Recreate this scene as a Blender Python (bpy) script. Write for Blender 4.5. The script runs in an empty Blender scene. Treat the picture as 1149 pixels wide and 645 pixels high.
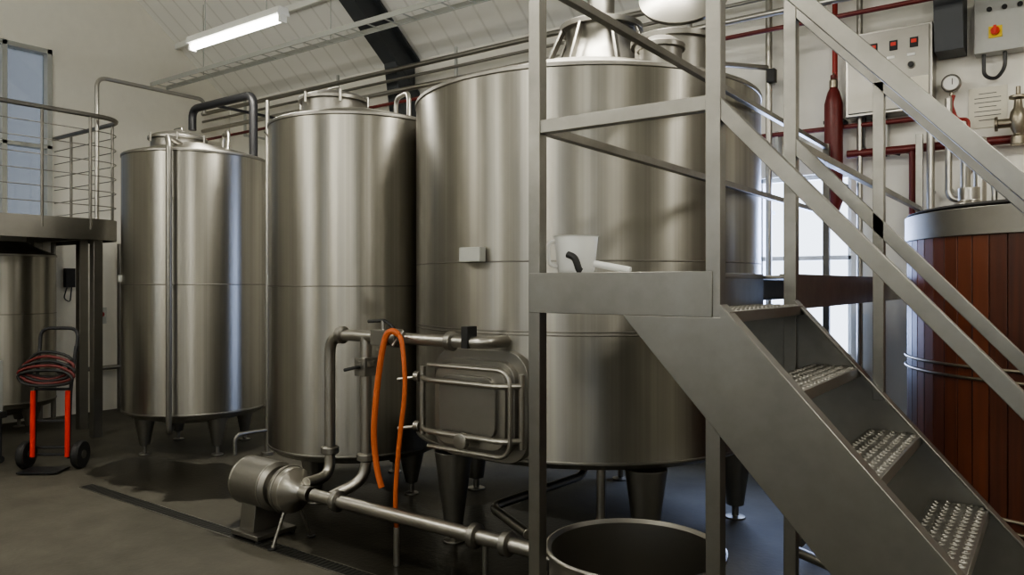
import bpy, bmesh, math, random
from mathutils import Vector, Matrix
random.seed(4)
S=bpy.context.scene
V=Vector
try: S.view_settings.look='AgX - Medium High Contrast'
except Exception: pass
# ------------------------------------------------------------------ materials
def newmat(name):
    m=bpy.data.materials.new(name); m.use_nodes=True
    nt=m.node_tree; b=nt.nodes['Principled BSDF']
    return m,nt,b
def plain(name,col,rough=.5,metal=0,bump=0,bscale=40,var=.0,emis=None,es=0):
    m,nt,b=newmat(name)
    b.inputs['Base Color'].default_value=(*col,1); b.inputs['Roughness'].default_value=rough
    b.inputs['Metallic'].default_value=metal
    tc=nt.nodes.new('ShaderNodeTexCoord'); n=nt.nodes.new('ShaderNodeTexNoise')
    n.inputs['Scale'].default_value=bscale; n.inputs['Detail'].default_value=4
    nt.links.new(tc.outputs['Object'],n.inputs['Vector'])
    if var:
        mx=nt.nodes.new('ShaderNodeMix'); mx.data_type='RGBA'
        mx.inputs['A'].default_value=(*[c*(1-var) for c in col],1); mx.inputs['B'].default_value=(*[min(1,c*(1+var)) for c in col],1)
        nt.links.new(n.outputs['Fac'],mx.inputs['Factor']); nt.links.new(mx.outputs['Result'],b.inputs['Base Color'])
    if bump:
        bp=nt.nodes.new('ShaderNodeBump'); bp.inputs['Strength'].default_value=bump; bp.inputs['Distance'].default_value=.01
        nt.links.new(n.outputs['Fac'],bp.inputs['Height']); nt.links.new(bp.outputs['Normal'],b.inputs['Normal'])
    if emis:
        b.inputs['Emission Color'].default_value=(*emis,1); b.inputs['Emission Strength'].default_value=es
    return m
def steel(name,col=(.52,.50,.455),rough=.3,aniso=0,streak=(10,10,.12),var=.12,rvar=.12):
    m,nt,b=newmat(name)
    b.inputs['Metallic'].default_value=1
    tc=nt.nodes.new('ShaderNodeTexCoord'); mp=nt.nodes.new('ShaderNodeMapping'); mp.inputs['Scale'].default_value=streak
    n=nt.nodes.new('ShaderNodeTexNoise'); n.inputs['Scale'].default_value=1; n.inputs['Detail'].default_value=5; n.inputs['Roughness'].default_value=.65
    nt.links.new(tc.outputs['Object'],mp.inputs['Vector']); nt.links.new(mp.outputs['Vector'],n.inputs['Vector'])
    mr=nt.nodes.new('ShaderNodeMapRange'); mr.inputs[1].default_value=.3; mr.inputs[2].default_value=.7
    nt.links.new(n.outputs['Fac'],mr.inputs[0])
    mx=nt.nodes.new('ShaderNodeMix'); mx.data_type='RGBA'
    mx.inputs['A'].default_value=(*[c*(1-var) for c in col],1); mx.inputs['B'].default_value=(*[c*(1+var) for c in col],1)
    nt.links.new(mr.outputs[0],mx.inputs['Factor']); nt.links.new(mx.outputs['Result'],b.inputs['Base Color'])
    mr2=nt.nodes.new('ShaderNodeMapRange'); mr2.inputs[1].default_value=.3; mr2.inputs[2].default_value=.7
    mr2.inputs[3].default_value=rough+rvar/2; mr2.inputs[4].default_value=rough-rvar/2
    nt.links.new(n.outputs['Fac'],mr2.inputs[0]); nt.links.new(mr2.outputs[0],b.inputs['Roughness'])
    if aniso:
        b.inputs['Anisotropic'].default_value=aniso; b.inputs['Anisotropic Rotation'].default_value=.25
        t=nt.nodes.new('ShaderNodeTangent'); t.direction_type='RADIAL'; t.axis='Z'
        nt.links.new(t.outputs[0],b.inputs['Tangent'])
    return m
TANK=steel('brushed_tank_steel',col=(.345,.333,.298),rough=.37,aniso=.85,var=.22,rvar=.1,streak=(9,9,.05))
SS=steel('stainless_steel',col=(.42,.405,.37),rough=.32,streak=(3,3,3),var=.04,rvar=.04)
SSD=steel('dull_stainless_steel',col=(.28,.27,.245),rough=.42,streak=(3,3,5),var=.06,rvar=.05)
BEAD=steel('weld_bead_steel',col=(.22,.21,.19),rough=.45,streak=(4,4,4))
GALV=steel('satin_box_section',col=(.27,.262,.24),rough=.38,streak=(3,3,3),var=.15)
WALL=plain('white_painted_wall',(.84,.82,.74),.75,bump=.15,bscale=8,var=.04)
def ceil_mat():
    m,nt,b=newmat('white_lined_ceiling'); b.inputs['Roughness'].default_value=.6
    tc=nt.nodes.new('ShaderNodeTexCoord'); w=nt.nodes.new('ShaderNodeTexWave'); w.bands_direction='X'; w.inputs['Scale'].default_value=1.1
    nt.links.new(tc.outputs['Object'],w.inputs['Vector'])
    r=nt.nodes.new('ShaderNodeValToRGB'); r.color_ramp.elements[0].position=0; r.color_ramp.elements[0].color=(.72,.71,.66,1)
    r.color_ramp.elements[1].position=.05; r.color_ramp.elements[1].color=(.86,.85,.80,1)
    nt.links.new(w.outputs['Fac'],r.inputs[0]); nt.links.new(r.outputs[0],b.inputs['Base Color'])
    bp=nt.nodes.new('ShaderNodeBump'); bp.inputs['Strength'].default_value=.12; bp.inputs['Distance'].default_value=.01
    nt.links.new(r.outputs[0],bp.inputs['Height']); nt.links.new(bp.outputs['Normal'],b.inputs['Normal'])
    return m
CEIL=ceil_mat()
def floor_mat():
    m,nt,b=newmat('sealed_concrete_floor')
    N=nt.nodes.new; L=nt.links.new
    tc=N('ShaderNodeTexCoord')
    n=N('ShaderNodeTexNoise'); n.inputs['Scale'].default_value=1.1; n.inputs['Detail'].default_value=8; n.inputs['Roughness'].default_value=.65
    L(tc.outputs['Object'],n.inputs['Vector'])
    r=N('ShaderNodeValToRGB'); r.color_ramp.elements[0].position=.3; r.color_ramp.elements[0].color=(.060,.056,.044,1)
    r.color_ramp.elements[1].position=.7; r.color_ramp.elements[1].color=(.125,.117,.094,1)
    L(n.outputs['Fac'],r.inputs[0])
    n2=N('ShaderNodeTexNoise'); n2.inputs['Scale'].default_value=1.6; n2.inputs['Detail'].default_value=4
    L(tc.outputs['Object'],n2.inputs['Vector'])
    last=None
    for (px,py,rx,ry) in ((-6.5,3.75,1.15,.42),(-3.4,3.95,2.0,.75),(-2.2,2.75,1.3,.3)):
        mp=N('ShaderNodeMapping'); mp.vector_type='TEXTURE'; mp.inputs['Location'].default_value=(px,py,0); mp.inputs['Scale'].default_value=(rx,ry,50)
        L(tc.outputs['Object'],mp.inputs['Vector'])
        ln=N('ShaderNodeVectorMath'); ln.operation='LENGTH'; L(mp.outputs['Vector'],ln.inputs[0])
        if last is None: last=ln.outputs['Value']
        else:
            mn=N('ShaderNodeMath'); mn.operation='MINIMUM'; L(last,mn.inputs[0]); L(ln.outputs['Value'],mn.inputs[1]); last=mn.outputs[0]
    ad=N('ShaderNodeMath'); ad.operation='MULTIPLY_ADD'; ad.inputs[1].default_value=2.4; L(n2.outputs['Fac'],ad.inputs[0]); L(last,ad.inputs[2])
    mr0=N('ShaderNodeMapRange'); mr0.inputs[1].default_value=2.25; mr0.inputs[2].default_value=2.12; mr0.inputs[3].default_value=0; mr0.inputs[4].default_value=1
    L(ad.outputs[0],mr0.inputs[0]); wet=mr0.outputs[0]
    mx=N('ShaderNodeMix'); mx.data_type='RGBA'; mx.blend_type='MULTIPLY'
    mx.inputs['B'].default_value=(.25,.24,.22,1)
    L(wet,mx.inputs['Factor']); L(r.outputs[0],mx.inputs['A']); L(mx.outputs['Result'],b.inputs['Base Color'])
    mr=N('ShaderNodeMapRange'); mr.inputs[3].default_value=.62; mr.inputs[4].default_value=.3
    L(wet,mr.inputs[0]); L(mr.outputs[0],b.inputs['Roughness'])
    b.inputs['Specular IOR Level'].default_value=.28
    n3=N('ShaderNodeTexNoise'); n3.inputs['Scale'].default_value=30
    L(tc.outputs['Object'],n3.inputs['Vector'])
    bp=N('ShaderNodeBump'); bp.inputs['Strength'].default_value=.2; bp.inputs['Distance'].default_value=.01
    L(n3.outputs['Fac'],bp.inputs['Height']); L(bp.outputs['Normal'],b.inputs['Normal'])
    return m
FLOOR=floor_mat()
def wood_mat():
    m,nt,b=newmat('varnished_stave_wood'); b.inputs['Roughness'].default_value=.45
    g=nt.nodes.new('ShaderNodeNewGeometry'); tc=nt.nodes.new('ShaderNodeTexCoord')
    mp=nt.nodes.new('ShaderNodeMapping'); mp.inputs['Scale'].default_value=(30,30,1.5)
    n=nt.nodes.new('ShaderNodeTexNoise'); n.inputs['Scale'].default_value=1; n.inputs['Detail'].default_value=6
    nt.links.new(tc.outputs['Object'],mp.inputs['Vector']); nt.links.new(mp.outputs['Vector'],n.inputs['Vector'])
    r=nt.nodes.new('ShaderNodeValToRGB'); r.color_ramp.elements[0].position=.2; r.color_ramp.elements[0].color=(.028,.007,.004,1); r.color_ramp.elements[1].position=.85; r.color_ramp.elements[1].color=(.165,.044,.015,1)
    a=nt.nodes.new('ShaderNodeMath'); a.operation='MULTIPLY_ADD'; a.inputs[1].default_value=.5
    h=nt.nodes.new('ShaderNodeMath'); h.operation='MULTIPLY'; h.inputs[1].default_value=.5
    nt.links.new(g.outputs['Random Per Island'],h.inputs[0]); nt.links.new(n.outputs['Fac'],a.inputs[0]); nt.links.new(h.outputs[0],a.inputs[2])
    nt.links.new(a.outputs[0],r.inputs[0]); nt.links.new(r.outputs[0],b.inputs['Base Color'])
    return m
WOOD=wood_mat()
BEAM=plain('dark_painted_steel',(.055,.06,.065),.5,var=.1,bscale=5)
BLACK=plain('black_rubber',(.015,.015,.015),.55,bump=.1)
BLACKP=plain('black_pipe',(.02,.02,.022),.4,bump=.05)
RED=plain('red_paint',(.30,.02,.012),.4,var=.1,bscale=8)
DRED=plain('dark_red_paint',(.12,.014,.012),.4,var=.1,bscale=8)
REDB=plain('bright_red_tube',(.70,.04,.02),.4,var=.05)
ORANGE=plain('orange_hose_rubber',(.52,.12,.028),.6,bump=.3,bscale=60)
WHITEP=plain('white_plastic',(.78,.78,.74),.4,var=.03)
GREYP=plain('grey_enamel',(.45,.46,.43),.4,var=.04)
PAPER=plain('paper',(.72,.69,.58),.8,var=.04)
INK=plain('printed_ink',(.12,.12,.12),.8,bump=.02)
BRASS=plain('dull_bronze',(.30,.27,.21),.4,metal=1,var=.15)
YEL=plain('yellow_plastic',(.8,.6,.03),.4,bump=.02)
GRATE=plain('drain_grate_iron',(.05,.05,.045),.5,metal=.6,var=.2)
SLOT=plain('drain_slot_grey',(.015,.015,.013),.7,var=.2)
TUBE=plain('fluorescent_tube',(1,1,1),.5,emis=(1,.97,.9),es=14,bump=.01)
def clear(name,col,alpha,rough=.35):
    m,nt,b=newmat(name); b.inputs['Base Color'].default_value=(*col,1); b.inputs['Roughness'].default_value=rough
    b.inputs['Alpha'].default_value=alpha
    n=nt.nodes.new('ShaderNodeTexNoise'); n.inputs['Scale'].default_value=30; bp=nt.nodes.new('ShaderNodeBump'); bp.inputs['Strength'].default_value=.05
    nt.links.new(n.outputs['Fac'],bp.inputs['Height']); nt.links.new(bp.outputs['Normal'],b.inputs['Normal'])
    return m
JUG=clear('translucent_plastic',(.85,.86,.84),.62)
TINT=clear('tinted_door_glass',(.10,.12,.13),.72,.05)

# ------------------------------------------------------------------ geometry helpers
def fillet(pts,rad,n=6):
    pts=[V(p) for p in pts]; out=[pts[0]]
    for i in range(1,len(pts)-1):
        a,b,c=pts[i-1],pts[i],pts[i+1]
        d1=(a-b); d2=(c-b); r=min(rad,d1.length*.48,d2.length*.48)
        p=b+d1.normalized()*r; q=b+d2.normalized()*r
        for k in range(n+1):
            t=k/n; out.append((1-t)**2*p+2*t*(1-t)*b+t*t*q)
    out.append(pts[-1]); return out
class Group:
    def __init__(s,name,loc=(0,0,0)):
        s.e=bpy.data.objects.new(name,None); s.e.location=loc; s.e.empty_display_size=.1
        S.collection.objects.link(s.e); s.o=V(loc); s.parts={}
    def bm(s,part,mat):
        k=(part,mat.name)
        if k not in s.parts: s.parts[k]=(bmesh.new(),mat,{})
        return s.parts[k][0]
    def opt(s,part,mat,**kw): s.bm(part,mat); s.parts[(part,mat.name)][2].update(kw)
    def _add(s,part,mat,verts,faces):
        b=s.bm(part,mat); vs=[b.verts.new(V(v)-s.o) for v in verts]
        for f in faces:
            try: b.faces.new([vs[i] for i in f])
            except ValueError: pass
    def box(s,part,mat,c,size,rot=None):
        c=V(c); h=V(size)/2; vv=[]
        R=rot if rot is not None else Matrix.Identity(3)
        if isinstance(R,(int,float)): R=Matrix.Rotation(R,3,'Z')
        for x in(-1,1):
            for y in(-1,1):
                for z in(-1,1): vv.append(c+R@V((x*h.x,y*h.y,z*h.z)))
        s._add(part,mat,vv,[(0,1,3,2),(4,6,7,5),(0,4,5,1),(2,3,7,6),(0,2,6,4),(1,5,7,3)])
    def bb(s,part,mat,a,b):
        a=V(a);b=V(b); s.box(part,mat,(a+b)/2,(abs(a.x-b.x),abs(a.y-b.y),abs(a.z-b.z)))
    def sweep(s,part,mat,pts,r,seg=14,sec=None,closed=False,up=None):
        pts=[V(p) for p in pts]; n=len(pts)
        if sec is None: sec=[(r*math.cos(2*math.pi*k/seg),r*math.sin(2*math.pi*k/seg)) for k in range(seg)]
        tans=[]
        for i in range(n):
            if closed: t=pts[(i+1)%n]-pts[i-1]
            elif i==0: t=pts[1]-pts[0]
            elif i==n-1: t=pts[-1]-pts[-2]
            else: t=(pts[i+1]-pts[i]).normalized()+(pts[i]-pts[i-1]).normalized()
            tans.append(t.normalized())
        u=V(up) if up is not None else (V((0,0,1)) if abs(tans[0].z)<.9 else V((0,1,0)))
        x=(u-tans[0]*u.dot(tans[0])).normalized(); vv=[]
        for i in range(n):
            x=(x-tans[i]*x.dot(tans[i])).normalized(); y=tans[i].cross(x)
            for a,b_ in sec: vv.append(pts[i]+y*a+x*b_)
        m=len(sec); ff=[]
        for i in range(n if closed else n-1):
            j=(i+1)%n
            for k in range(m): ff.append((i*m+k,i*m+(k+1)%m,j*m+(k+1)%m,j*m+k))
        if not closed: ff+= [tuple(range(m))[::-1],tuple((n-1)*m+k for k in range(m))]
        s._add(part,mat,vv,ff)
    def pipe(s,part,mat,pts,r,fr=.08,seg=14): s.sweep(part,mat,fillet(pts,fr) if len(pts)>2 else pts,r,seg)
    def bar(s,part,mat,a,b,w,h=None,up=None):
        h=h or w; s.sweep(part,mat,[a,b],0,sec=[(-w/2,-h/2),(w/2,-h/2),(w/2,h/2),(-w/2,h/2)],up=up)
    def lathe(s,part,mat,c,prof,seg=64,axis=(0,0,1)):
        c=V(c); q=V((0,0,1)).rotation_difference(V(axis).normalized()); vv=[]; idx=[]
        for r,z in prof:
            if r<1e-6: idx.append([len(vv)]); vv.append(c+q@V((0,0,z)))
            else:
                idx.append(list(range(len(vv),len(vv)+seg)))
                for k in range(seg):
                    a=2*math.pi*k/seg; vv.append(c+q@V((r*math.cos(a),r*math.sin(a),z)))
        ff=[]
        for A,B in zip(idx,idx[1:]):
            for k in range(seg):
                k2=(k+1)%seg
                if len(A)==1 and len(B)==1: continue
                if len(A)==1: ff.append((A[0],B[k2],B[k]))
                elif len(B)==1: ff.append((A[k],A[k2],B[0]))
                else: ff.append((A[k],A[k2],B[k2],B[k]))
        s._add(part,mat,vv,ff)
    def cyl(s,part,mat,a,b,r,seg=24,r2=None):
        a=V(a);b=V(b); L=(b-a).length; r2=r if r2 is None else r2
        s.lathe(part,mat,a,[(0,0),(r,0),(r2,L),(0,L)],seg,axis=b-a)
    def prism(s,part,mat,poly,ext):
        poly=[V(p) for p in poly]; e=V(ext); n=len(poly)
        s._add(part,mat,poly+[p+e for p in poly],[tuple(range(n))[::-1],tuple(range(n,2*n))]+[(i,(i+1)%n,n+(i+1)%n,n+i) for i in range(n)])
    def torus(s,part,mat,c,R,r,axis=(0,0,1),seg=48):
        q=V((0,0,1)).rotation_difference(V(axis).normalized())
        s.sweep(part,mat,[V(c)+q@V((R*math.cos(2*math.pi*k/seg),R*math.sin(2*math.pi*k/seg),0)) for k in range(seg)],r,8,closed=True,up=axis)
    def done(s,bevel=.003):
        for (part,_),(b,mat,o) in s.parts.items():
            bmesh.ops.recalc_face_normals(b,faces=b.faces[:])
            me=bpy.data.meshes.new(part); b.to_mesh(me); b.free()
            for p in me.polygons: p.use_smooth=True
            me.set_sharp_from_angle(angle=math.radians(32))
            me.materials.append(mat); ob=bpy.data.objects.new(part,me); S.collection.objects.link(ob); ob.parent=s.e
            bv=o.get('bevel',bevel)
            if bv:
                md=ob.modifiers.new('bevel','BEVEL'); md.width=bv; md.segments=2; md.limit_method='ANGLE'; md.angle_limit=math.radians(50)
                md.harden_normals=False
        return s.e

# ------------------------------------------------------------------ room
BV,LU,RU,FV=7.1,-10.7,6.0,-5.1; EZ=4.6; SL=.8; RV=1.0; RZ=EZ+SL*(BV-RV)
def solid(name,mat,fn):
    g=Group('tmp'); fn(g)
    (b,m,o)=list(g.parts.values())[0]
    bmesh.ops.recalc_face_normals(b,faces=b.faces[:])
    me=bpy.data.meshes.new(name); b.to_mesh(me); b.free(); me.materials.append(mat)
    bpy.data.objects.remove(g.e)
    ob=bpy.data.objects.new(name,me); S.collection.objects.link(ob); return ob
solid('floor',FLOOR,lambda g:g.bb('a',FLOOR,(LU-.2,FV-.2,-.1),(RU+.2,BV+.2,0)))
def wallback(g):
    t=.2; holes=[(-3.1,-1.494,1.09,2.73)]
    h=holes[0]
    g.bb('a',WALL,(LU-.2,BV,0),(h[0],BV+t,EZ)); g.bb('a',WALL,(h[1],BV,0),(RU+.2,BV+t,EZ))
    g.bb('a',WALL,(h[0],BV,0),(h[1],BV+t,h[2])); g.bb('a',WALL,(h[0],BV,h[3]),(h[1],BV+t,EZ))
solid('wall_back',WALL,wallback)
ADDED_WINDOWS=[(-8.2,-7.4),(-4.2,-3.4),(-.4,.5),(3.4,4.6)]  # unseen windows behind the camera, added so the tanks reflect daylight
def wallfront(g):
    t=.2; z0,z1=1.2,3.4
    g.bb('a',WALL,(LU-.2,FV-t,0),(RU+.2,FV,z0)); g.bb('a',WALL,(LU-.2,FV-t,z1),(RU+.2,FV,EZ))
    prev=LU-.2
    for a,b in ADDED_WINDOWS: g.bb('a',WALL,(prev,FV-t,z0),(a,FV,z1)); prev=b
    g.bb('a',WALL,(prev,FV-t,z0),(RU+.2,FV,z1))
solid('wall_front',WALL,wallfront)
def rl(v): # ceiling underside/gable line height
    return EZ+(RZ-EZ)*((BV+.2-v)/(BV+.2-RV) if v>=RV else (v-FV+.2)/(RV-FV+.2))
solid('wall_right',WALL,lambda g:g.prism('a',WALL,[(RU,FV-.2,0),(RU,BV+.2,0),(RU,BV+.2,EZ),(RU,RV,RZ),(RU,FV-.2,EZ)],(.2,0,0)))
DV0,DV1,DZ0,DZ1=2.6,4.45,2.5,4.75
def wallleft(g):
    x=LU; e=(-.2,0,0)
    g.prism('a',WALL,[(x,FV-.2,0),(x,DV0,0),(x,DV0,rl(DV0)),(x,RV,RZ),(x,FV-.2,EZ)],e)
    g.prism('a',WALL,[(x,DV1,0),(x,BV+.2,0),(x,BV+.2,EZ),(x,DV1,rl(DV1))],e)
    g.prism('a',WALL,[(x,DV0,0),(x,DV1,0),(x,DV1,DZ0),(x,DV0,DZ0)],e)
    g.prism('a',WALL,[(x,DV0,DZ1),(x,DV1,DZ1),(x,DV1,rl(DV1)),(x,DV0,rl(DV0))],e)
solid('wall_left',WALL,wallleft)
solid('ceiling',CEIL,lambda g:(g.prism('a',CEIL,[(LU-.2,BV+.2,EZ-.16),(LU-.2,RV,RZ),(LU-.2,RV,RZ+.15),(LU-.2,BV+.2,EZ)],(RU-LU+.4,0,0)),
    g.prism('a',CEIL,[(LU-.2,FV-.2,EZ-.03),(LU-.2,RV,RZ),(LU-.2,RV,RZ+.15),(LU-.2,FV-.2,EZ+.12)],(RU-LU+.4,0,0))))
g=Group('window_1',(-2.3,BV+.1,1.9))
for a,b in [((-3.1,1.09),(-1.494,1.13)),((-3.1,2.69),(-1.494,2.73)),((-3.1,1.09),(-3.06,2.73)),((-1.534,1.09),(-1.494,2.73)),((-2.33,1.09),(-2.28,2.73)),((-3.1,1.96),(-1.494,2.0))]:
    g.bb('frame',WHITEP,(a[0],BV+.06,a[1]),(b[0],BV+.12,b[1]))
g.done()
for i,(x0,x1) in enumerate(ADDED_WINDOWS):
    g=Group('window_%d'%(i+2),(x0+.4,FV-.1,2))
    for a,b in [((x0,1.2),(x1,1.26)),((x0,3.34),(x1,3.4)),((x0,1.2),(x0+.06,3.4)),((x1-.06,1.2),(x1,3.4)),((x0,2.27),(x1,2.33))]:
        g.bb('frame',WHITEP,(a[0],FV-.13,a[1]),(b[0],FV-.07,b[1]))
    g.done()
# door onto mezzanine
g=Group('door_1',(LU,3.7,2.47))
g.bb('glass',TINT,(LU-.1,DV0,DZ0),(LU-.09,DV1,DZ1))
for a,b in [((2.55,2.5),(2.62,4.80)),((4.42,2.5),(4.48,4.80)),((2.55,4.74),(4.48,4.80)),((3.9,2.5),(3.96,4.8)),((2.55,3.5),(4.48,3.55))]:
    g.bb('frame',GREYP,(LU-.12,a[0],a[1]),(LU+.02,b[0],b[1]))
g.done()
# rafters
def roofz(v): return EZ-.16+SL*(BV+.2-v)*(RZ-EZ+.16)/(SL*(BV+.2-RV))
for i,u in enumerate((-6.7,-.72,4.9)):
    g=Group('roof_beam',(u,BV-.2,4))
    z0=roofz(BV)-.02; z1=roofz(RV)-.05
    for off,th in ((0,.03),(-.42,.03)):
        g.prism('flange',BEAM,[(u-.11,BV-.01,z0+off),(u-.11,RV,z1+off),(u-.11,RV,z1+off-th),(u-.11,BV-.01,z0+off-th)],(.22,0,0))
    g.prism('web',BEAM,[(u-.02,BV-.01,z0),(u-.02,RV,z1),(u-.02,RV,z1-.44),(u-.02,BV-.01,z0-.44)],(.04,0,0))
    g.prism('haunch',BEAM,[(u-.1,BV-.01,z0-.4),(u-.1,BV-.45,z0-.4+.36),(u-.1,BV-.36,z0-.6),(u-.1,BV-.28,z0-1.0),(u-.1,BV-.01,z0-1.0)],(.2,0,0))
    g.done()
g=Group('roof_purlins',(-2,4,5))
for v in (6.2,4.0,1.9):
    z=roofz(v)-.04; g.bar('purlin',WHITEP,(LU,v,z),(RU,v,z),.05,.08)
g.done()
# ------------------------------------------------------------------ lights
def fluoro(u,v,z,L=1.5,P=None):
    P=P or POW
    g=Group('fluorescent_light',(u,v,z))
    g.prism('housing',WHITEP,[(u-L/2,v-.07,z),(u-L/2,v+.07,z),(u-L/2,v+.05,z+.07),(u-L/2,v-.05,z+.07)],(L,0,0))
    g.cyl('tube',TUBE,(u-L/2+.03,v,z-.035),(u+L/2-.03,v,z-.035),.028)
    for du in (-.5,.5):
        g.cyl('chain',GREYP,(u+du,v,z+.07),(u+du,v,roofz(v) if v>RV else rl(v)-.02),.006,6)
    g.box('cap',WHITEP,(u-L/2+.015,v,z-.035),(.03,.08,.07)); g.box('cap',WHITEP,(u+L/2-.015,v,z-.035),(.03,.08,.07))
    e=g.done()
    l=bpy.data.lights.new('fluorescent_lamp','AREA'); l.shape='RECTANGLE'; l.size=L; l.size_y=.06; l.energy=P; l.color=(1,.96,.86)
    o=bpy.data.objects.new('lamp',l); o.location=(0,0,-.075); S.collection.objects.link(o); o.parent=e
POW=56
for u,v,z in [(-6.49,4.36,4.2),(-2.6,4.36,4.4),(1.6,4.36,4.4),(-6.5,.6,4.4),(-2.6,.6,4.4),(1.8,.6,4.4)]:
    fluoro(u,v,z)
# unseen fill lamps in housings, added to brighten the white roof lining
for u in (-7,-2,3):
    g=Group('wall_uplighter',(u,FV+.15,3.9)); g.prism('housing',WHITEP,[(u-.5,FV,3.8),(u-.5,FV+.1,3.75),(u-.5,FV+.28,3.92),(u-.5,FV,3.92)],(1,0,0)); e=g.done()
    l=bpy.data.lights.new('uplight','AREA'); l.shape='RECTANGLE'; l.size=.9; l.size_y=.2; l.energy=130; l.color=(1,.98,.91)
    o=bpy.data.objects.new('lamp',l); o.location=(0,.0,.06); o.rotation_euler=(math.radians(180-28),0,0); S.collection.objects.link(o); o.parent=e
def winlight(loc,sx,sy,rot,e,col):
    l=bpy.data.lights.new('window_daylight','AREA'); l.shape='RECTANGLE'; l.size=sx; l.size_y=sy; l.energy=e; l.color=col
    o=bpy.data.objects.new('window_daylight',l); o.location=loc; o.rotation_euler=rot; S.collection.objects.link(o)
winlight((-2.3,BV+.25,1.9),1.6,1.6,(-math.pi/2,0,0),95,(.42,.56,1))
w=bpy.data.worlds.new('World'); S.world=w; w.use_nodes=True
bg=w.node_tree.nodes['Background']; bg.inputs[0].default_value=(.76,.85,1,1); bg.inputs[1].default_value=3.2

# ------------------------------------------------------------------ tanks
def ring(g,part,mat,c,R,z,h=.012,t=.004):
    g.lathe(part,mat,(c[0],c[1],z),[(R-.01,-h),(R+t,-h*.6),(R+t,h*.6),(R-.01,h)],96)
def tank(c,R,z0,z1,seams,legs,legr,legang,man=None,cone=.14,legsz=1):
    g=Group('brewery_tank',(c[0],c[1],0))
    prof=[(0,z0-.16),(R*.5,z0-.10),(R*.93,z0-.02),(R,z0+.03),(R,z1-.02),(R*.97,z1),(R*.6,z1+cone*.55),(.2,z1+cone),(0,z1+cone)]
    g.lathe('body',TANK,(c[0],c[1],0),prof,128); g.opt('body',TANK,bevel=0)
    for z in seams: ring(g,'weld_seam',BEAD,c,R,z,.008,.002)
    ring(g,'top_rim',SSD,c,R,z1-.025,.02,.008); ring(g,'bottom_rim',SSD,c,R,z0+.035,.014,.006)
    for i in range(legs):
        a=math.radians(legang+360/legs*i); x=c[0]+legr*math.cos(a); y=c[1]+legr*math.sin(a)
        g.lathe('leg_%d'%(i+1),SSD,(x,y,0),[(0,0),(.06*legsz,0),(.06*legsz,.012),(.02*legsz,.02),(.02*legsz,.09),(.05*legsz,.1),(.105*legsz,z0-.03),(0,z0-.03)],24)
    if man:
        mx,my,mr,h=man; zz=z1
        g.lathe('manway',SSD,(mx,my,0),[(mr,zz),(mr,zz+h-.05),(mr+.03,zz+h-.05),(mr+.03,zz+h-.02),(mr*.9,zz+h+.01),(mr*.4,zz+h+.05),(0,zz+h+.06)],48)
        for k in range(6):
            a=k*math.pi/3+.5; g.cyl('clamp_bolt',SS,(mx+(mr+.03)*math.cos(a),my+(mr+.03)*math.sin(a),zz+h-.09),(mx+(mr+.03)*math.cos(a),my+(mr+.03)*math.sin(a),zz+h),.012,8)
        g.pipe('lid_handle',SS,[(mx-.08,my,zz+h+.02),(mx-.08,my,zz+h+.09),(mx+.08,my,zz+h+.09),(mx+.08,my,zz+h+.02)],.008,.03,8)
    return g
def on_tank(c,R,phi,z,out=0): a=math.radians(phi); return V((c[0]+(R+out)*math.cos(a),c[1]+(R+out)*math.sin(a),z))
# tank 1
C1=(-7.515,4.59); R1=.726
g=tank(C1,R1,.416,3.09,(1.74,),4,.53,-10,(C1[0]-.2,C1[1]-.1,.27,.24))
g.pipe('side_pipe',SSD,[(-7.25,4.25,3.16),(-7.12,4.03,3.2),(-6.98,3.97,3.1),(-6.98,3.97,.3),(-7.25,4.15,.3)],.028,.06)
for z in (2.6,1.75,.8): g.bar('bracket',SSD,(-6.98,3.97,z),(-7.10,4.06,z),.02)
g.box('label_plate',GREYP,on_tank(C1,R1,-112,1.80,.01),(.12,.03,.07),math.radians(-22))
g.pipe('vent_pipe',SS,[(-7.35,4.8,3.1),(-7.35,4.8,3.36),(-7.1,4.7,3.36),(-7.05,4.65,3.1)],.02,.08)
g.done()
# tank 2
C2=(-4.927,4.517); R2=.74
g=tank(C2,R2,.38,3.09,(1.73,),4,.55,-80,(C2[0]-.17,C2[1]-.12,.27,.26))
g.box('label_plate',GREYP,on_tank(C2,R2,-142,1.78,.012),(.13,.03,.08),math.radians(-52))
g.pipe('cable_hoop',BLACKP,[on_tank(C2,R2,-170+i*7,3.0,.03+.02*math.sin(i*.9)) for i in range(8)],.006,.02,6)
g.pipe('vent_pipe',SS,[(-4.75,4.8,3.1),(-4.75,4.8,3.38),(-4.5,4.7,3.38),(-4.45,4.65,3.08)],.02,.08)
g.done()
# tank 3
C3=(-2.93,4.974); R3=1.27
g=tank(C3,R3,.645,3.08,(1.46,1.885),5,1.12,248,None,cone=.3,legsz=1.25)
ring(g,'weld_seam',BEAD,C3,R3,1.44,.008,.002)
g.box('sensor_box',GREYP,on_tank(C3,R3,-92,1.93,.03),(.17,.06,.09),math.radians(-2))
nx=C3[0]+.14
g.lathe('neck',SSD,(nx,C3[1],0),[(.40,3.22),(.30,3.42),(.26,3.5),(.26,3.62),(.31,3.62),(.31,3.66),(.1,3.72),(.1,3.9),(0,3.9)],48)
for k in range(8):
    a=k*math.pi/4; g.bar('neck_rib',SSD,(nx+.46*math.cos(a),C3[1]+.46*math.sin(a),3.24),(nx+.29*math.cos(a),C3[1]+.29*math.sin(a),3.62),.02,.05)
g.cyl('mixer_motor',GREYP,(nx,C3[1],3.9),(nx,C3[1],4.35),.14)
hx,hy=C3[0]+.76,C3[1]-.1
g.lathe('hatch_ring',SSD,(hx,hy,0),[(.26,3.1),(.26,3.38),(.29,3.38),(.29,3.42),(.24,3.42),(.24,3.3),(0,3.3)],40)
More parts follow.
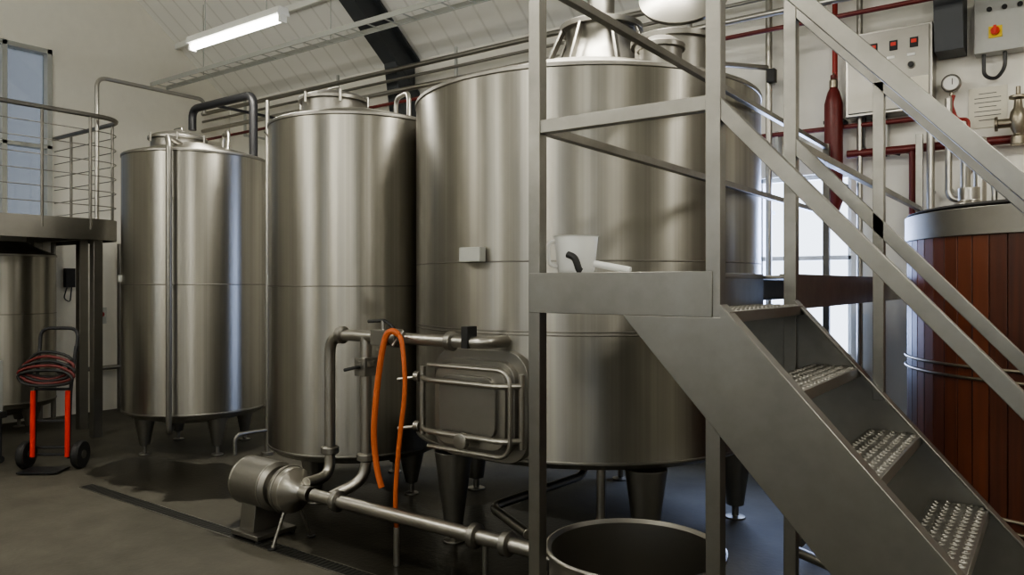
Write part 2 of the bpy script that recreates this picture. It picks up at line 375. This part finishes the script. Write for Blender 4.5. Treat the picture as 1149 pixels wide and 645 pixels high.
g.lathe('open_hatch_lid',SSD,(hx+.06,hy+.05,3.72),[(.3,0),(.31,.03),(.28,.05),(.16,.11),(0,.14)],40,axis=(.25,-.75,.55))
g.bar('lid_arm',SS,(hx+.0,hy+.28,3.40),(hx+.04,hy+.2,3.8),.03)
g.lathe('inspection_port',SSD,(hx+.14,hy-.50,0),[(.13,3.06),(.13,3.2),(.15,3.2),(.15,3.23),(.08,3.28),(0,3.29)],32)
g.lathe('vent_stub',SS,(C3[0]-.75,C3[1]-.2,0),[(.05,3.1),(.05,3.3),(.06,3.34),(0,3.36)],16)
def rrect(w,h,r,n=6):
    out=[]
    for cx,cy,a0 in ((w/2-r,h/2-r,0),(-w/2+r,h/2-r,90),(-w/2+r,-h/2+r,180),(w/2-r,-h/2+r,270)):
        for k in range(n+1):
            a=math.radians(a0+90*k/n); out.append((cx+r*math.cos(a),cy+r*math.sin(a)))
    return out
mx,mz=C3[0]-.0,1.0; y0=C3[1]-R3
g.prism('manway_frame',SSD,[(mx+a,y0-.07,mz+b) for a,b in rrect(.62,.56,.12)],(0,.16,0))
g.prism('manway_flange',SSD,[(mx+a,y0-.02,mz+b) for a,b in rrect(.74,.68,.16)],(0,.1,0))
g.prism('manway_door',SS,[(mx+a,y0-.12,mz+b) for a,b in rrect(.55,.5,.1)],(0,.05,0))
g.prism('manway_door_dish',SSD,[(mx+a,y0-.145,mz+b) for a,b in rrect(.44,.38,.09)],(0,.03,0))
for dz in (.15,-.17):
    g.pipe('hinge_bar',SS,[(mx-.40,y0-.1,mz+dz),(mx-.30,y0-.19,mz+dz),(mx+.30,y0-.19,mz+dz),(mx+.38,y0-.1,mz+dz)],.018,.06,10)
g.pipe('hinge_post',SS,[(mx-.40,y0-.1,mz-.22),(mx-.40,y0-.1,mz+.22)],.02)
g.cyl('latch_post',SS,(mx+.38,y0-.1,mz-.22),(mx+.38,y0-.1,mz+.22),.018)
g.pipe('frame_bar',SS,[(mx-.3,y0-.16,mz+.24),(mx+.34,y0-.16,mz+.24),(mx+.34,y0-.16,mz-.27),(mx-.3,y0-.16,mz-.27)],.014,.1,10)
for dz in (.15,-.17):
    g.lathe('handwheel',SS,(mx-.44,y0-.1,mz+dz),[(0,-.02),(.035,-.02),(.035,.02),(0,.02)],16,axis=(1,0,0))
    g.cyl('latch_handle',SS,(mx-.60,y0-.12,mz+dz-.03),(mx-.42,y0-.1,mz+dz),.012,8)
g.lathe('door_valve',SS,(mx,y0-.17,mz-.2),[(0,0),(.05,0),(.05,.04),(0,.05)],20,axis=(0,-1,0))
g.done()
tk=tank((-10.05,3.72),.5,.35,2.1,(1.4,),3,.36,20,None); tk.done()
# ------------------------------------------------------------------ pipework manifold + pump
g=Group('process_pipework',(-3.8,3.55,0))
pv=3.5; pz=1.40; eu=-4.10; du_=-3.74
g.pipe('header_pipe',SS,[(-2.75,3.72,pz),(-2.75,pv,pz),(eu,pv,pz),(eu,pv,.42),(eu+.02,3.28,.42)],.038,.14)
g.pipe('down_pipe',SS,[(du_,pv,pz),(du_,pv,.45),(du_-.12,3.30,.36)],.038,.14)
for x in (-3.0,-3.45,-3.98): g.lathe('clamp',SSD,(x,pv,pz),[(.038,-.03),(.06,-.02),(.06,.02),(.038,.03)],20,axis=(1,0,0))
for z in (1.22,.6): g.lathe('clamp',SSD,(du_,pv,z),[(.038,-.03),(.062,-.02),(.062,.02),(.038,.03)],20)
for z in (.6,): g.lathe('clamp',SSD,(eu,pv,z),[(.038,-.03),(.062,-.02),(.062,.02),(.038,.03)],20)
g.box('valve_body',SSD,(-3.58,pv,pz),(.14,.1,.1)); g.cyl('valve_stem',SS,(-3.58,pv,pz),(-3.58,pv,pz+.11),.015)
g.pipe('valve_handle',BLACK,[(-3.70,pv-.02,pz+.10),(-3.56,pv,pz+.11),(-3.48,pv,pz+.06)],.011,.03,8)
g.box('valve_body',SSD,(du_,pv,1.2),(.1,.12,.12)); g.pipe('valve_handle',BLACK,[(du_,pv,1.2),(du_,pv-.1,1.2),(du_-.08,pv-.12,1.18)],.011,.03,8)
g.box('flange_block',BLACK,(-2.86,pv,pz+.03),(.05,.09,.13))
g.pipe('transfer_pipe',SS,[(-3.98,3.26,.36),(-2.0,3.26,.36),(-1.86,3.0,.36)],.042,.1)
for x in (-3.75,-2.62,-2.4): g.lathe('clamp',SSD,(x,3.26,.36),[(.042,-.03),(.068,-.02),(.068,.02),(.042,.03)],20,axis=(1,0,0))
for x in (-2.55,): g.cyl('pipe_stand',SSD,(x,3.26,0),(x,3.26,.33),.015)
g.pipe('tank_outlet_pipe',SS,[(-2.93,4.97,.5),(-2.93,4.97,.3),(-3.0,3.9,.3),(-2.5,3.6,.3)],.03,.1)
g.pipe('drain_stub',SS,[(-2.3,4.1,.68),(-2.3,4.1,.25),(-2.5,3.95,.2)],.028,.08)
g.done()
g=Group('centrifugal_pump',(-4.4,3.26,0))
g.lathe('motor',SSD,(-4.72,3.26,.36),[(0,0),(.13,0),(.165,.03),(.165,.36),(.14,.39),(0,.39)],40,axis=(1,0,0))
for k in (0,3): g.lathe('motor_band',SS,(-4.68+.1*k,3.26,.36),[(.165,0),(.168,.004),(.165,.008)],40,axis=(1,0,0))
g.lathe('pump_housing',SS,(-4.33,3.26,.36),[(0,0),(.08,0),(.09,.05),(.15,.06),(.155,.1),(.15,.16),(.08,.2),(.05,.24),(.05,.32),(0,.32)],40,axis=(1,0,0))
g.torus('pump_clamp',SSD,(-4.23,3.26,.36),.152,.012,(1,0,0))
g.prism('motor_cradle',SSD,[(-4.62,3.14,.05),(-4.62,3.38,.05),(-4.62,3.36,.26),(-4.62,3.16,.26)],(.16,0,0))
g.bb('base_plate',SSD,(-4.66,3.10,.02),(-4.36,3.42,.05))
for a in (-4.64,-4.38):
    for b in (3.12,3.40): g.cyl('base_foot',BLACK,(a,b,0),(a,b,.03),.02,10)
for s in (-1,1): g.cyl('foot',SSD,(-4.2,3.26+.06*s,.24),(-4.2,3.26+.16*s,0),.012); g.cyl('foot_pad',BLACK,(-4.2,3.26+.16*s,0),(-4.2,3.26+.16*s,.015),.03)
g.done()
g=Group('orange_hose',(-3.6,3.4,0))
def smooth(pts,n=8):
    out=[]; P=[V(p) for p in pts]; P=[P[0]]+P+[P[-1]]
    for i in range(1,len(P)-2):
        for k in range(n):
            t=k/n; a,b,c,d=P[i-1],P[i],P[i+1],P[i+2]
            out.append(.5*((2*b)+(c-a)*t+(2*a-5*b+4*c-d)*t*t+(3*b-a-3*c+d)*t**3))
    out.append(P[-2]); return out
ho=.19
g.sweep('hose',ORANGE,smooth([(x+ho,y,z) for x,y,z in [(-3.55,3.42,1.43),(-3.60,3.40,1.45),(-3.65,3.39,1.38),(-3.69,3.37,1.1),(-3.71,3.36,.8),(-3.68,3.36,.58),(-3.64,3.36,.47)]]),.02,10)
g.sweep('hose_return',ORANGE,smooth([(x+ho,y,z) for x,y,z in [(-3.55,3.42,1.43),(-3.50,3.40,1.36),(-3.47,3.39,1.1),(-3.51,3.38,.75),(-3.54,3.38,.42),(-3.53,3.38,.22)]]),.015,10)
g.sweep('hose_coupling',SS,[(-3.53+ho,3.38,.0),(-3.53+ho,3.38,.24)],.02,10)
g.sweep('strap',SS,[(-3.38,3.38,1.36),(-3.38,3.48,1.45)],.01,6)
g.done()
# ------------------------------------------------------------------ stairs & platform
PU0,PU1,PV0,PV1=-1.615,-.915,2.389,3.242; PZ=1.79
g=Group('steel_staircase_platform',(PU1,PV0,0))
def post(name,u,v,z0,z1,w=.05): g.bb(name,GALV,(u-w/2,v-w/2,z0),(u+w/2,v+w/2,z1))
post('post_1',PU0,PV0,0,2.93); post('post_2',PU1,PV0,0,2.93); post('post_3',PU1,PV1,0,2.93)
post('post_4',PU0,6.75,0,2.93); post('post_5',PU1,6.75,0,2.93)
def channel_u(v,u0,u1,s):
    g.bb('beam',GALV,(u0,v-.005,PZ-.15),(u1,v+.005,PZ)); 
    for z in (PZ-.004,PZ-.146): g.bb('beam',GALV,(u0,v,z-.004),(u1,v+s*.05,z+.004))
def channel_v(u,v0,v1,s):
    g.bb('beam',GALV,(u-.005,v0,PZ-.15),(u+.005,v1,PZ))
    for z in (PZ-.004,PZ-.146): g.bb('beam',GALV,(u,v0,z-.004),(u+s*.05,v1,z+.004))
channel_u(PV0-.025,PU0-.02,PU1,1); channel_v(PU0-.02,PV0,6.8,1); channel_v(PU1,PV1,6.8,-1); channel_u(6.8,PU0,PU1,-1)
channel_v(PU1-.12,PV0,PV1,-1)
g.bb('deck',SSD,(PU0,PV0-.02,PZ-.02),(PU1-.11,6.8,PZ-.006)); g.bb('deck',SSD,(PU1-.11,PV1,PZ-.02),(PU1,6.8,PZ-.006))
def rail(a,b,w=.04,h=.05): g.bar('rail',GALV,a,b,w,h)
rail((PU0,PV0,2.34),(PU1,PV0,2.34)); rail((PU0,PV0,2.91),(PU1,PV0,2.91))
for z in (2.34,2.90): rail((PU0,PV0,z),(PU0,6.75,z),.035,.035)
rail((PU1,PV1,2.34),(PU1,6.75,2.34),.035,.035)
k=1.09
def stair_z(u,z0): return z0-k*(u-PU1)
for v in (PV0,PV1):
    for z0 in (2.91,2.34):
        rail((PU1,v,z0),(.5,v,stair_z(.5,z0)))
    post('stair_post',.5,v,.0,stair_z(.5,2.93))
post('stair_post_mid',-.58,PV1,stair_z(-.58,1.66),stair_z(-.58,2.9),.04)
zt=1.68
for v,s in ((PV0-.03,1),(PV1,-1)):
    uT=-.89
    ub=uT+zt/k; ul=-1.233; ulb=ul+1.64/k
    poly=[(ul,v,1.64),(uT-.0,v,1.64),(uT,v,zt),(ub,v,0),(ulb,v,0)]
    g.prism('stringer',GALV,poly,(0,.006*s,0))
    g.bar('stringer_flange',GALV,(uT,v+s*.03,zt),(ub,v+s*.03,0),.06,.008)
    g.bar('stringer_flange',GALV,(ul,v+s*.03,1.64),(ulb,v+s*.03,0),.06,.008)
for i in range(7):
    uc=-.955+.216*i; z=1.66-.24*i
    if z<.1: break
    g.bb('tread_%d'%(i+1),SSD,(uc-.09,PV0-.01,z-.01),(uc+.09,PV1-.01,z))
    for sx in (-1,1): g.bb('tread_%d'%(i+1),SSD,(uc+sx*.09-.004,PV0-.01,z-.038),(uc+sx*.09+.004,PV1-.01,z))
    for a in range(5):
        for b in range(18):
            x=uc-.072+a*.036; y=PV0+.03+b*.0455+(.02 if a%2 else 0)
            g.lathe('tread_studs',SSD,(x,y,z),[(.014,0),(.010,.004),(.007,.004),(.005,.001)],8)
    g.opt('tread_studs',SSD,bevel=0)
g.done(.002)
g=Group('plastic_jug',(-1.53,2.53,PZ-.006)); jz=PZ-.006
g.lathe('jug_body',JUG,(-1.53,2.53,jz),[(0,.004),(.066,.004),(.072,.02),(.085,.145),(.09,.15),(.086,.15),(.068,.02),(0,.012)],36)
g.pipe('jug_handle',JUG,[(-1.595,2.48,jz+.13),(-1.615,2.46,jz+.12),(-1.61,2.46,jz+.04),(-1.585,2.48,jz+.03)],.008,.03,8)
g.done(0)
g=Group('hand_brush',(-1.42,2.44,jz))
g.sweep('brush_handle',BLACK,smooth([(-1.50,2.42,jz+.075),(-1.47,2.42,jz+.06),(-1.455,2.425,jz+.02),(-1.45,2.43,jz+.012)]),.013,10)
g.done(0)
g=Group('glass_tube',(-1.3,2.5,jz)); g.cyl('tube',JUG,(-1.42,2.48,jz+.04),(-1.28,2.5,jz+.014),.013); g.done(0)
# ------------------------------------------------------------------ steel pot beneath platform
g=Group('steel_kettle_pot',(-1.46,2.89,0))
zr=.64
g.lathe('shell',SS,(-1.46,2.89,0),[(0,0),(.35,0),(.36,.02),(.36,zr-.02),(.378,zr-.02),(.382,zr),(.37,zr+.006),(.352,zr-.01),(.35,.04),(0,.03)],72)
for a in (20,200):
    p=on_tank((-1.46,2.89),.36,a,zr-.12); q=on_tank((-1.46,2.89),.43,a,zr-.12); t=V((-math.sin(math.radians(a)),math.cos(math.radians(a)),0))*.08
    g.pipe('handle',SSD,[p-t,q-t,q+t,p+t],.01,.03,8)
g.done()
# floor level drain valve behind the stair
g=Group('drain_valve_manifold',(-1.3,4.7,0))
g.pipe('pipe',SSD,[(-1.35,5.4,.0),(-1.35,5.4,.22),(-1.30,4.5,.22),(-.95,4.3,.22),(-.95,4.3,0)],.03,.1)
g.box('valve_body',SSD,(-1.31,4.75,.22),(.1,.12,.1)); g.cyl('valve_stem',SS,(-1.31,4.75,.25),(-1.31,4.75,.36),.012); g.bar('valve_lever',BLACK,(-1.31,4.75,.36),(-1.14,4.68,.38),.025,.012)
g.cyl('stand',SSD,(-1.31,4.6,0),(-1.31,4.6,.2),.014)
g.done()
# ------------------------------------------------------------------ wooden mash tun
C4=(.135,5.54); R4=.95
g=Group('wooden_mash_tun',(C4[0],C4[1],0))
N=64; zt4=2.16
for i in range(N):
    a0=2*math.pi*(i+.02)/N; a1=2*math.pi*(i+.98)/N
    P=[]
    for a,r in ((a0,R4),(a1,R4),(a1,R4-.06),(a0,R4-.06)): P.append((C4[0]+r*math.cos(a),C4[1]+r*math.sin(a),.25))
    g.prism('staves',WOOD,P,(0,0,zt4-.27)); 
g.opt('staves',WOOD,bevel=.003)
for z,h in ((zt4-.075,.075),):
    g.lathe('top_band',SSD,(C4[0],C4[1],z),[(R4-.02,-h),(R4+.012,-h),(R4+.012,h),(R4-.06,h),(R4-.06,-h)],96)
for z in (1.27,.5):
    for dz in (-.03,.03): g.torus('hoop',BRASS,(C4[0],C4[1],z+dz),R4+.006,.009,seg=96)
g.lathe('lid',DRED,(C4[0],C4[1],zt4),[(R4-.04,-.04),(R4-.04,.02),(0,.05)],64)
g.lathe('lid_rim',BLACK,(C4[0],C4[1],zt4),[(R4-.02,0),(R4+.0,.015),(R4-.04,.03),(R4-.07,.025)],96)
g.lathe('inner',SSD,(C4[0],C4[1],0),[(0,.2),(R4-.07,.2),(R4-.07,zt4-.05),(0,zt4-.05)],48)
for k_ in range(5):
    a=2*math.pi*k_/5+.3; x=C4[0]+.75*math.cos(a); y=C4[1]+.75*math.sin(a); g.cyl('leg_%d'%(k_+1),SSD,(x,y,0),(x,y,.26),.06)
g.cyl('sparge_pipe',SS,(C4[0]-.55,C4[1],zt4+.02),(C4[0]-.55,C4[1],zt4+.5),.035); g.cyl('sparge_pipe',SS,(C4[0]-.65,C4[1]+.25,zt4+.02),(C4[0]-.65,C4[1]+.25,zt4+.55),.03)
g.lathe('lid_fitting',SS,(C4[0]-.6,C4[1]-.1,zt4+.02),[(.09,0),(.09,.06),(.06,.08),(.06,.16),(0,.16)],24)
g.pipe('grain_arm',SS,[(C4[0]-.3,C4[1]-.3,zt4+.03),(C4[0]-.3,C4[1]-.3,zt4+.14),(C4[0]-.1,C4[1]-.2,zt4+.14),(C4[0]-.05,C4[1]-.15,zt4+.02)],.02,.05)
g.done()
# ------------------------------------------------------------------ mezzanine left
g=Group('mezzanine_walkway',(-9.5,3,2.46))
DZ=2.46; mu,mv=-8.83,4.5
path=fillet([(mu,-1,0),(mu,mv,0),(LU+.03,mv,0)],.35,8)
def lvl(z): return [V((p.x,p.y,z)) for p in path]
g.prism('deck',SSD,lvl(DZ-.03)+[V((LU+.03,-1,DZ-.03))],(0,0,.03))
g.sweep('edge_channel',SSD,lvl(DZ-.1),0,sec=[(-.01,-.12),(.01,-.12),(.01,.12),(-.01,.12)],up=(0,0,1))
g.sweep('handrail',BEAD,lvl(DZ+1.18),.026,10)
for i in range(1,7): g.sweep('wire_rail',BEAD,lvl(DZ+1.18*i/7),.006,6)
for p in [(mu,4.1),(mu,3.6),(mu,2.6),(mu,1.1),(-9.15,mv),(-9.7,mv),(-10.2,mv)]: g.cyl('baluster',BEAD,(p[0],p[1],DZ-.1),(p[0],p[1],DZ+1.17),.016,10)
for p in [(mu-.08,4.2),(mu-.08,1.5),(LU+.25,4.2),(mu-.75,4.35)]: g.bb('support_post',SSD,(p[0]-.05,p[1]-.05,0),(p[0]+.05,p[1]+.05,DZ-.03))
for v in (4.2,3.2,2.2,1.2): g.bb('joist',SSD,(LU+.03,v-.03,DZ-.2),(mu-.02,v+.03,DZ-.03))
g.done()
# ------------------------------------------------------------------ misc pipes upper left
g=Group('overflow_pipe',(-9,4.8,4.13)); g.pipe('pipe',SS,[(-9.0,4.25,2.46),(-9.0,4.25,4.13),(-9.0,5.6,4.13),(-9.0,5.6,3.95)],.024,.12); g.done()
g=Group('black_vent_pipe',(-7.7,5,3.8)); g.pipe('pipe',BLACKP,[(-8.28,5,3.55),(-8.28,5,3.8),(-7.1,5,3.8),(-7.1,5,3.13)],.045,.12)
g.bar('bracket',BLACKP,(-7.9,5,3.8),(-7.9,7.08,3.8),.03); g.done()
g=Group('standpipe',(-6.58,4.8,0)); g.pipe('pipe',SS,[(-6.58,4.8,0),(-6.58,4.8,3.62)],.022); g.cyl('base',SSD,(-6.58,4.8,0),(-6.58,4.8,.03),.06); 
g.pipe('branch',SSD,[(-6.58,4.8,.25),(-6.62,4.6,.25),(-6.62,4.45,.25),(-6.62,4.45,.05)],.02,.08); g.done()
g=Group('service_pipe_run',(-4,6.9,4.3))
for z,m,r in ((4.34,SSD,.03),(4.22,SSD,.018),(4.08,SS,.03),(3.94,DRED,.02)):
    g.cyl('pipe',m,(LU+.05,6.6,z),(RU-.05,6.6,z),r,12)
for u in (-9.6,-7.6,-5.6,-3.6,-1.6,.4,2.4): g.bar('bracket',GREYP,(u,6.62,3.88),(u,6.62,4.45),.03); g.bar('bracket',GREYP,(u,6.62,3.9),(u,7.09,3.9),.03)
g.done()
g=Group('cable_tray',(-4,5.9,4.6)); 
for dv in (-.12,.12): g.bar('rail',GREYP,(LU+.05,5.9+dv,4.62),(RU-.05,5.9+dv,4.62),.015,.06)
for i in range(60): g.bar('rung',GREYP,(LU+.2+i*.27,5.78,4.6),(LU+.2+i*.27,6.02,4.6),.02,.01)
for i in range(6): g.cyl('hanger',GREYP,(-9.5+2.6*i,5.9,4.6),(-9.5+2.6*i,5.9,roofz(5.9)),.008,6)
g.done()
g=Group('vertical_service_pipes',(-1.75,6.9,0))
for u,v,r,m in ((-2.16,6.95,.03,SS),(-1.98,6.97,.02,SSD),(-1.40,6.98,.025,SS)):
    g.cyl('pipe',m,(u,v,0),(u,v,4.4),r,12)
    for z in (1,2.4,3.6): g.bar('bracket',GREYP,(u,v,z),(u,7.095,z),.03)
g.pipe('cross_pipe',SS,[(-2.16,6.9,3.7),(-2.5,6.5,3.7),(-2.6,6.1,3.7),(-2.6,6.0,3.1)],.025,.1)
g.box('valve',BLACK,(-2.12,6.90,3.62),(.07,.08,.12))
g.done()
g=Group('red_sprinkler_pipes',(-1,7,3))
g.cyl('pipe',DRED,(-2.3,6.98,3.1),(-.95,6.98,3.1),.022,12); g.cyl('pipe',DRED,(-1.5,6.98,2.86),(3,6.98,2.86),.035,12)
g.pipe('pipe',RED,[(-1.60,6.98,4.5),(-1.60,6.98,3.5)],.022); g.pipe('pipe',DRED,[(-1.0,6.98,2.86),(-1.0,6.98,1.9),(-1.0,7.0,1.2)],.025)
g.pipe('pipe',RED,[(-.70,6.95,3.25),(-.72,6.95,3.18),(-.68,6.95,3.05),(-.60,6.95,3.05),(-.60,6.95,2.86)],.014,.05)
for u in (-2.1,-1.2,-.2,.8): g.box('bracket',GREYP,(u,7.03,2.98),(.03,.12,.3))
g.done()
g=Group('red_gas_cylinder',(-1.60,6.9,2.4))
g.lathe('body',DRED,(-1.60,6.93,0),[(0,2.36),(.05,2.38),(.075,2.46),(.075,3.3),(.05,3.4),(.025,3.45),(.025,3.55),(0,3.55)],24)
g.lathe('valve',BRASS,(-1.60,6.93,0),[(.035,3.44),(.035,3.5),(.02,3.52),(0,3.58)],12)
for z in (2.6,3.15): g.box('strap',BLACK,(-1.60,7.01,z),(.17,.16,.03))
g.done()
g=Group('control_panel',(-1.14,7.0,3.5))
u0,u1,z0,z1=-1.49,-.84,3.16,3.85
g.bb('cabinet',SS,(u0,6.88,z0),(u1,7.095,z1)); g.bb('cabinet_door',SSD,(u0+.02,6.86,z0+.02),(u1-.02,6.88,z1-.02))
for i in range(3):
    x=u0+.2+.15*i
    g.cyl('knob',BLACK,(x,6.87,z1-.33),(x,6.83,z1-.33),.022); g.cyl('knob_bezel',SSD,(x,6.87,z1-.33),(x,6.85,z1-.33),.03)
    g.box('display',BLACK,(x+.02,6.855,z1-.15),(.06,.01,.08)); g.box('display_light',REDB,(x+.02,6.849,z1-.14),(.04,.006,.03))
    g.box('label',WHITEP,(x,6.857,z1-.245),(.06,.004,.022))
for i in range(3): g.cyl('cable_gland',BLACK,(u0+.12+.08*i,6.99,z0),(u0+.12+.08*i,6.99,z0-.06),.02); g.pipe('cable',BLACKP,[(u0+.12+.08*i,6.99,z0-.05),(u0+.12+.08*i,6.99,z0-.28),(u0+.3+.1*i,6.99,z0-.34)],.01,.06,8)
g.box('instruction_sheet',PAPER,(-.93,6.856,z0+.16),(.13,.004,.2))
g.done()
g=Group('isolator_box',(-.4,7,3.75)); 
g.bb('cabinet',GREYP,(-.56,6.95,3.55),(-.15,7.095,3.98)); g.box('plate',YEL,(-.42,6.945,3.70),(.09,.01,.09)); g.cyl('switch',REDB,(-.42,6.94,3.70),(-.42,6.90,3.70),.03); g.box('switch_grip',REDB,(-.42,6.89,3.70),(.02,.03,.07))
for x in (-.46,-.36,-.26): g.cyl('lamp',BLACK,(x,6.95,3.88),(x,6.93,3.88),.018)
g.pipe('cable',BLACKP,[(-.5,7,3.55),(-.5,7,3.38),(-.42,7,3.34),(-.36,7,3.42),(-.36,7,3.55)],.014,.06,8)
g.done()
g=Group('pressure_gauge',(-.72,6.95,3.38)); g.lathe('case',SSD,(-.72,7.0,3.35),[(0,0),(.07,0),(.07,.05),(.06,.06),(.06,.052),(0,.052)],32,axis=(0,-1,0)); g.lathe('dial',WHITEP,(-.72,6.947,3.35),[(0,.002),(.055,.0),(.055,-.002)],32,axis=(0,-1,0)); g.box('needle',INK,(-.71,6.942,3.36),(.006,.003,.05)); g.cyl('stem',BRASS,(-.72,6.98,3.29),(-.72,6.98,3.25),.012); g.bb('mount',GREYP,(-.76,7.0,3.31),(-.68,7.095,3.39)); g.done()
g=Group('wall_sign',(-.48,7.09,3.15)); g.box('sheet',PAPER,(-.48,7.093,3.15),(.26,.008,.32)); 
for i in range(7): g.box('text_line',INK,(-.48,7.087,3.26-.035*i),(.18 if i%3 else .12,.003,.005))
g.done(0)
g=Group('steam_valve',(-.27,6.9,3.0))
g.lathe('bonnet',BRASS,(-.27,6.88,0),[(0,2.80),(.05,2.80),(.05,2.86),(.03,2.88),(.05,2.93),(.06,2.99),(.05,3.05),(.03,3.08),(.025,3.14),(.06,3.15),(.06,3.17),(.015,3.18),(.015,3.24),(0,3.24)],24)
g.cyl('side_port',BRASS,(-.27,6.88,2.97),(-.40,6.88,2.97),.035); g.cyl('wall_port',BRASS,(-.27,6.88,2.97),(-.27,7.09,2.97),.035); g.cyl('flange',BRASS,(-.40,6.88,2.97),(-.42,6.88,2.97),.055)
g.done()
g=Group('liquor_supply_pipes',(-.6,6.8,2.6))
g.pipe('pipe',SS,[(-.85,6.85,3.0),(-.85,6.85,2.3),(-.85,6.85,1.0)],.03); g.pipe('pipe',SS,[(-.72,6.8,3.2),(-.72,6.8,2.4),(-.5,6.8,2.4)],.025,.08)
g.pipe('pipe',SS,[(-.60,6.85,2.2),(-.60,6.85,2.62),(-.48,6.85,2.68),(-.42,6.85,2.5),(-.42,6.85,2.1)],.02,.06)
g.box('pump_block',BLACK,(-.30,6.85,2.45),(.1,.12,.12)); g.cyl('valve',SS,(-.25,6.85,2.4),(-.05,6.85,2.4),.05)
for z in (2.95,2.5): g.bar('bracket',GREYP,(-.85,6.85,z),(-.85,7.09,z),.02); g.bar('bracket',GREYP,(-.72,6.8,z),(-.72,7.09,z),.02)
g.bar('bracket',GREYP,(-.42,6.85,2.4),(-.42,7.09,2.4),.02); g.bar('bracket',GREYP,(-.3,6.85,2.4),(-.3,7.09,2.4),.03)
g.done()
# ------------------------------------------------------------------ left wall fittings
g=Group('wall_isolator_switch',(LU,5.07,1.3)); g.bb('box',GREYP,(LU+.005,4.98,1.2),(LU+.09,5.14,1.42)); g.cyl('knob',RED,(LU+.09,5.06,1.33),(LU+.13,5.06,1.33),.035); g.cyl('conduit',GREYP,(LU+.03,5.06,1.42),(LU+.03,5.06,2.4),.012,8); g.done()
g=Group('wall_telephone',(LU,4.7,1.8)); g.bb('box',BLACK,(LU+.005,4.62,1.7),(LU+.08,4.74,1.95)); g.pipe('cord',BLACK,[(LU+.06,4.64,1.7),(LU+.06,4.6,1.55),(LU+.06,4.68,1.5),(LU+.06,4.7,1.7)],.008,.04,6); g.done()
g=Group('grey_pipes',(LU+.2,4.9,1)); 
for v in (4.45,5.3): g.cyl('pipe',SSD,(LU+.12,v,0),(LU+.12,v,2.3),.03,10)
g.pipe('pipe',SSD,[(LU+.12,4.5,.6),(LU+.12,5.6,.6),(LU+.12,5.6,0)],.03,.08); g.done()
# ------------------------------------------------------------------ hand truck
hc=V((-7.73,3.24,0)); fr=V((.62,-.785,0)).normalized(); rt=V((.785,.62,0)).normalized()
def H(x,y,z): return hc+rt*x+fr*y+V((0,0,z))
g=Group('hand_truck',hc)
for s in (-1,1):
    g.pipe('frame_tube',BLACKP,[H(s*.16,.02,.1),H(s*.16,-.02,.75),H(s*.17,-.1,1.15)],.016,.1,10)
    g.cyl('red_guard',REDB,H(s*.16,.04,.12),H(s*.16,.03,.74),.022,12)
    g.lathe('wheel_%d'%(1 if s<0 else 2),BLACK,H(s*.25,-.02,.13),[(0,-.035),(.06,-.035),(.065,-.03),(.12,-.035),(.13,-.02),(.13,.02),(.12,.035),(.065,.03),(0,.035)],32,axis=rt)
    g.lathe('hub',SSD,H(s*.25,-.02,.13),[(0,-.04),(.04,-.04),(.04,.04),(0,.04)],16,axis=rt)
g.pipe('handle_loop',BLACKP,[H(-.17,-.1,1.1),H(-.18,-.13,1.32),H(.18,-.13,1.32),H(.17,-.1,1.1)],.016,.1,10)
g.cyl('axle',BLACKP,H(-.25,-.02,.13),H(.25,-.02,.13),.014,8)
for z in (.2,.45,.75,.98): g.cyl('cross_bar',BLACKP,H(-.16,-.01,z),H(.16,-.01,z),.013,8)
g.box('toe_plate',BLACKP,H(0,.14,.02),(.36,.24,.012),math.atan2(rt.y,rt.x))
for k_ in range(5):
    pts=[H((.21+.012*k_)*math.cos(a)+.02*math.sin(3*a+k_),.06+.014*k_,.99+(.12-.012*k_)*math.sin(a)-.03*k_) for a in [math.pi*2*i/28 for i in range(28)]]
    g.sweep('coiled_hose',DRED if k_ in (1,3) else BLACK,pts,.014,8,closed=True,up=fr)
g.done(.001)
g=Group('wheeled_crate',(-8.45,2.85,0))
g.box('box',GREYP,(-8.42,2.82,.75),(.35,.35,.5),.6)
g.box('base',BLACK,(-8.42,2.82,.47),(.4,.4,.06),.6)
for a in (0,1,2,3):
    p=V((-8.42,2.82,0))+Matrix.Rotation(.6+a*math.pi/2,3,'Z')@V((.16,.16,0)); g.cyl('leg',BLACKP,p+V((0,0,.05)),p+V((0,0,.46)),.015,8); g.cyl('caster',BLACK,p+V((-.012,0,.035)),p+V((.012,0,.035)),.035,14)
g.done()
# ------------------------------------------------------------------ floor drain
g=Group('floor_drain_channel',(-3,3.15,0))
g.bb('edge',SSD,(-6.84,3.08,0),(4,3.09,.003)); g.bb('edge',SSD,(-6.84,3.19,0),(4,3.2,.003)); g.bb('slot',SLOT,(-6.84,3.09,.0),(4,3.19,.002))
for i in range(270): g.bb('grate_bar',GRATE,(-6.84+i*.04,3.09,.002),(-6.84+i*.04+.022,3.19,.004))
g.opt('grate_bar',GRATE,bevel=0); g.done(0)
# ------------------------------------------------------------------ camera
cam=bpy.data.cameras.new('camera'); cam.sensor_width=36; cam.lens=36*850/1149; cam.shift_y=-4.5/1149; cam.clip_start=.05
co=bpy.data.objects.new('camera',cam); co.location=(0,0,1.75); co.rotation_euler=(math.pi/2,0,math.radians(36)); S.collection.objects.link(co); S.camera=co
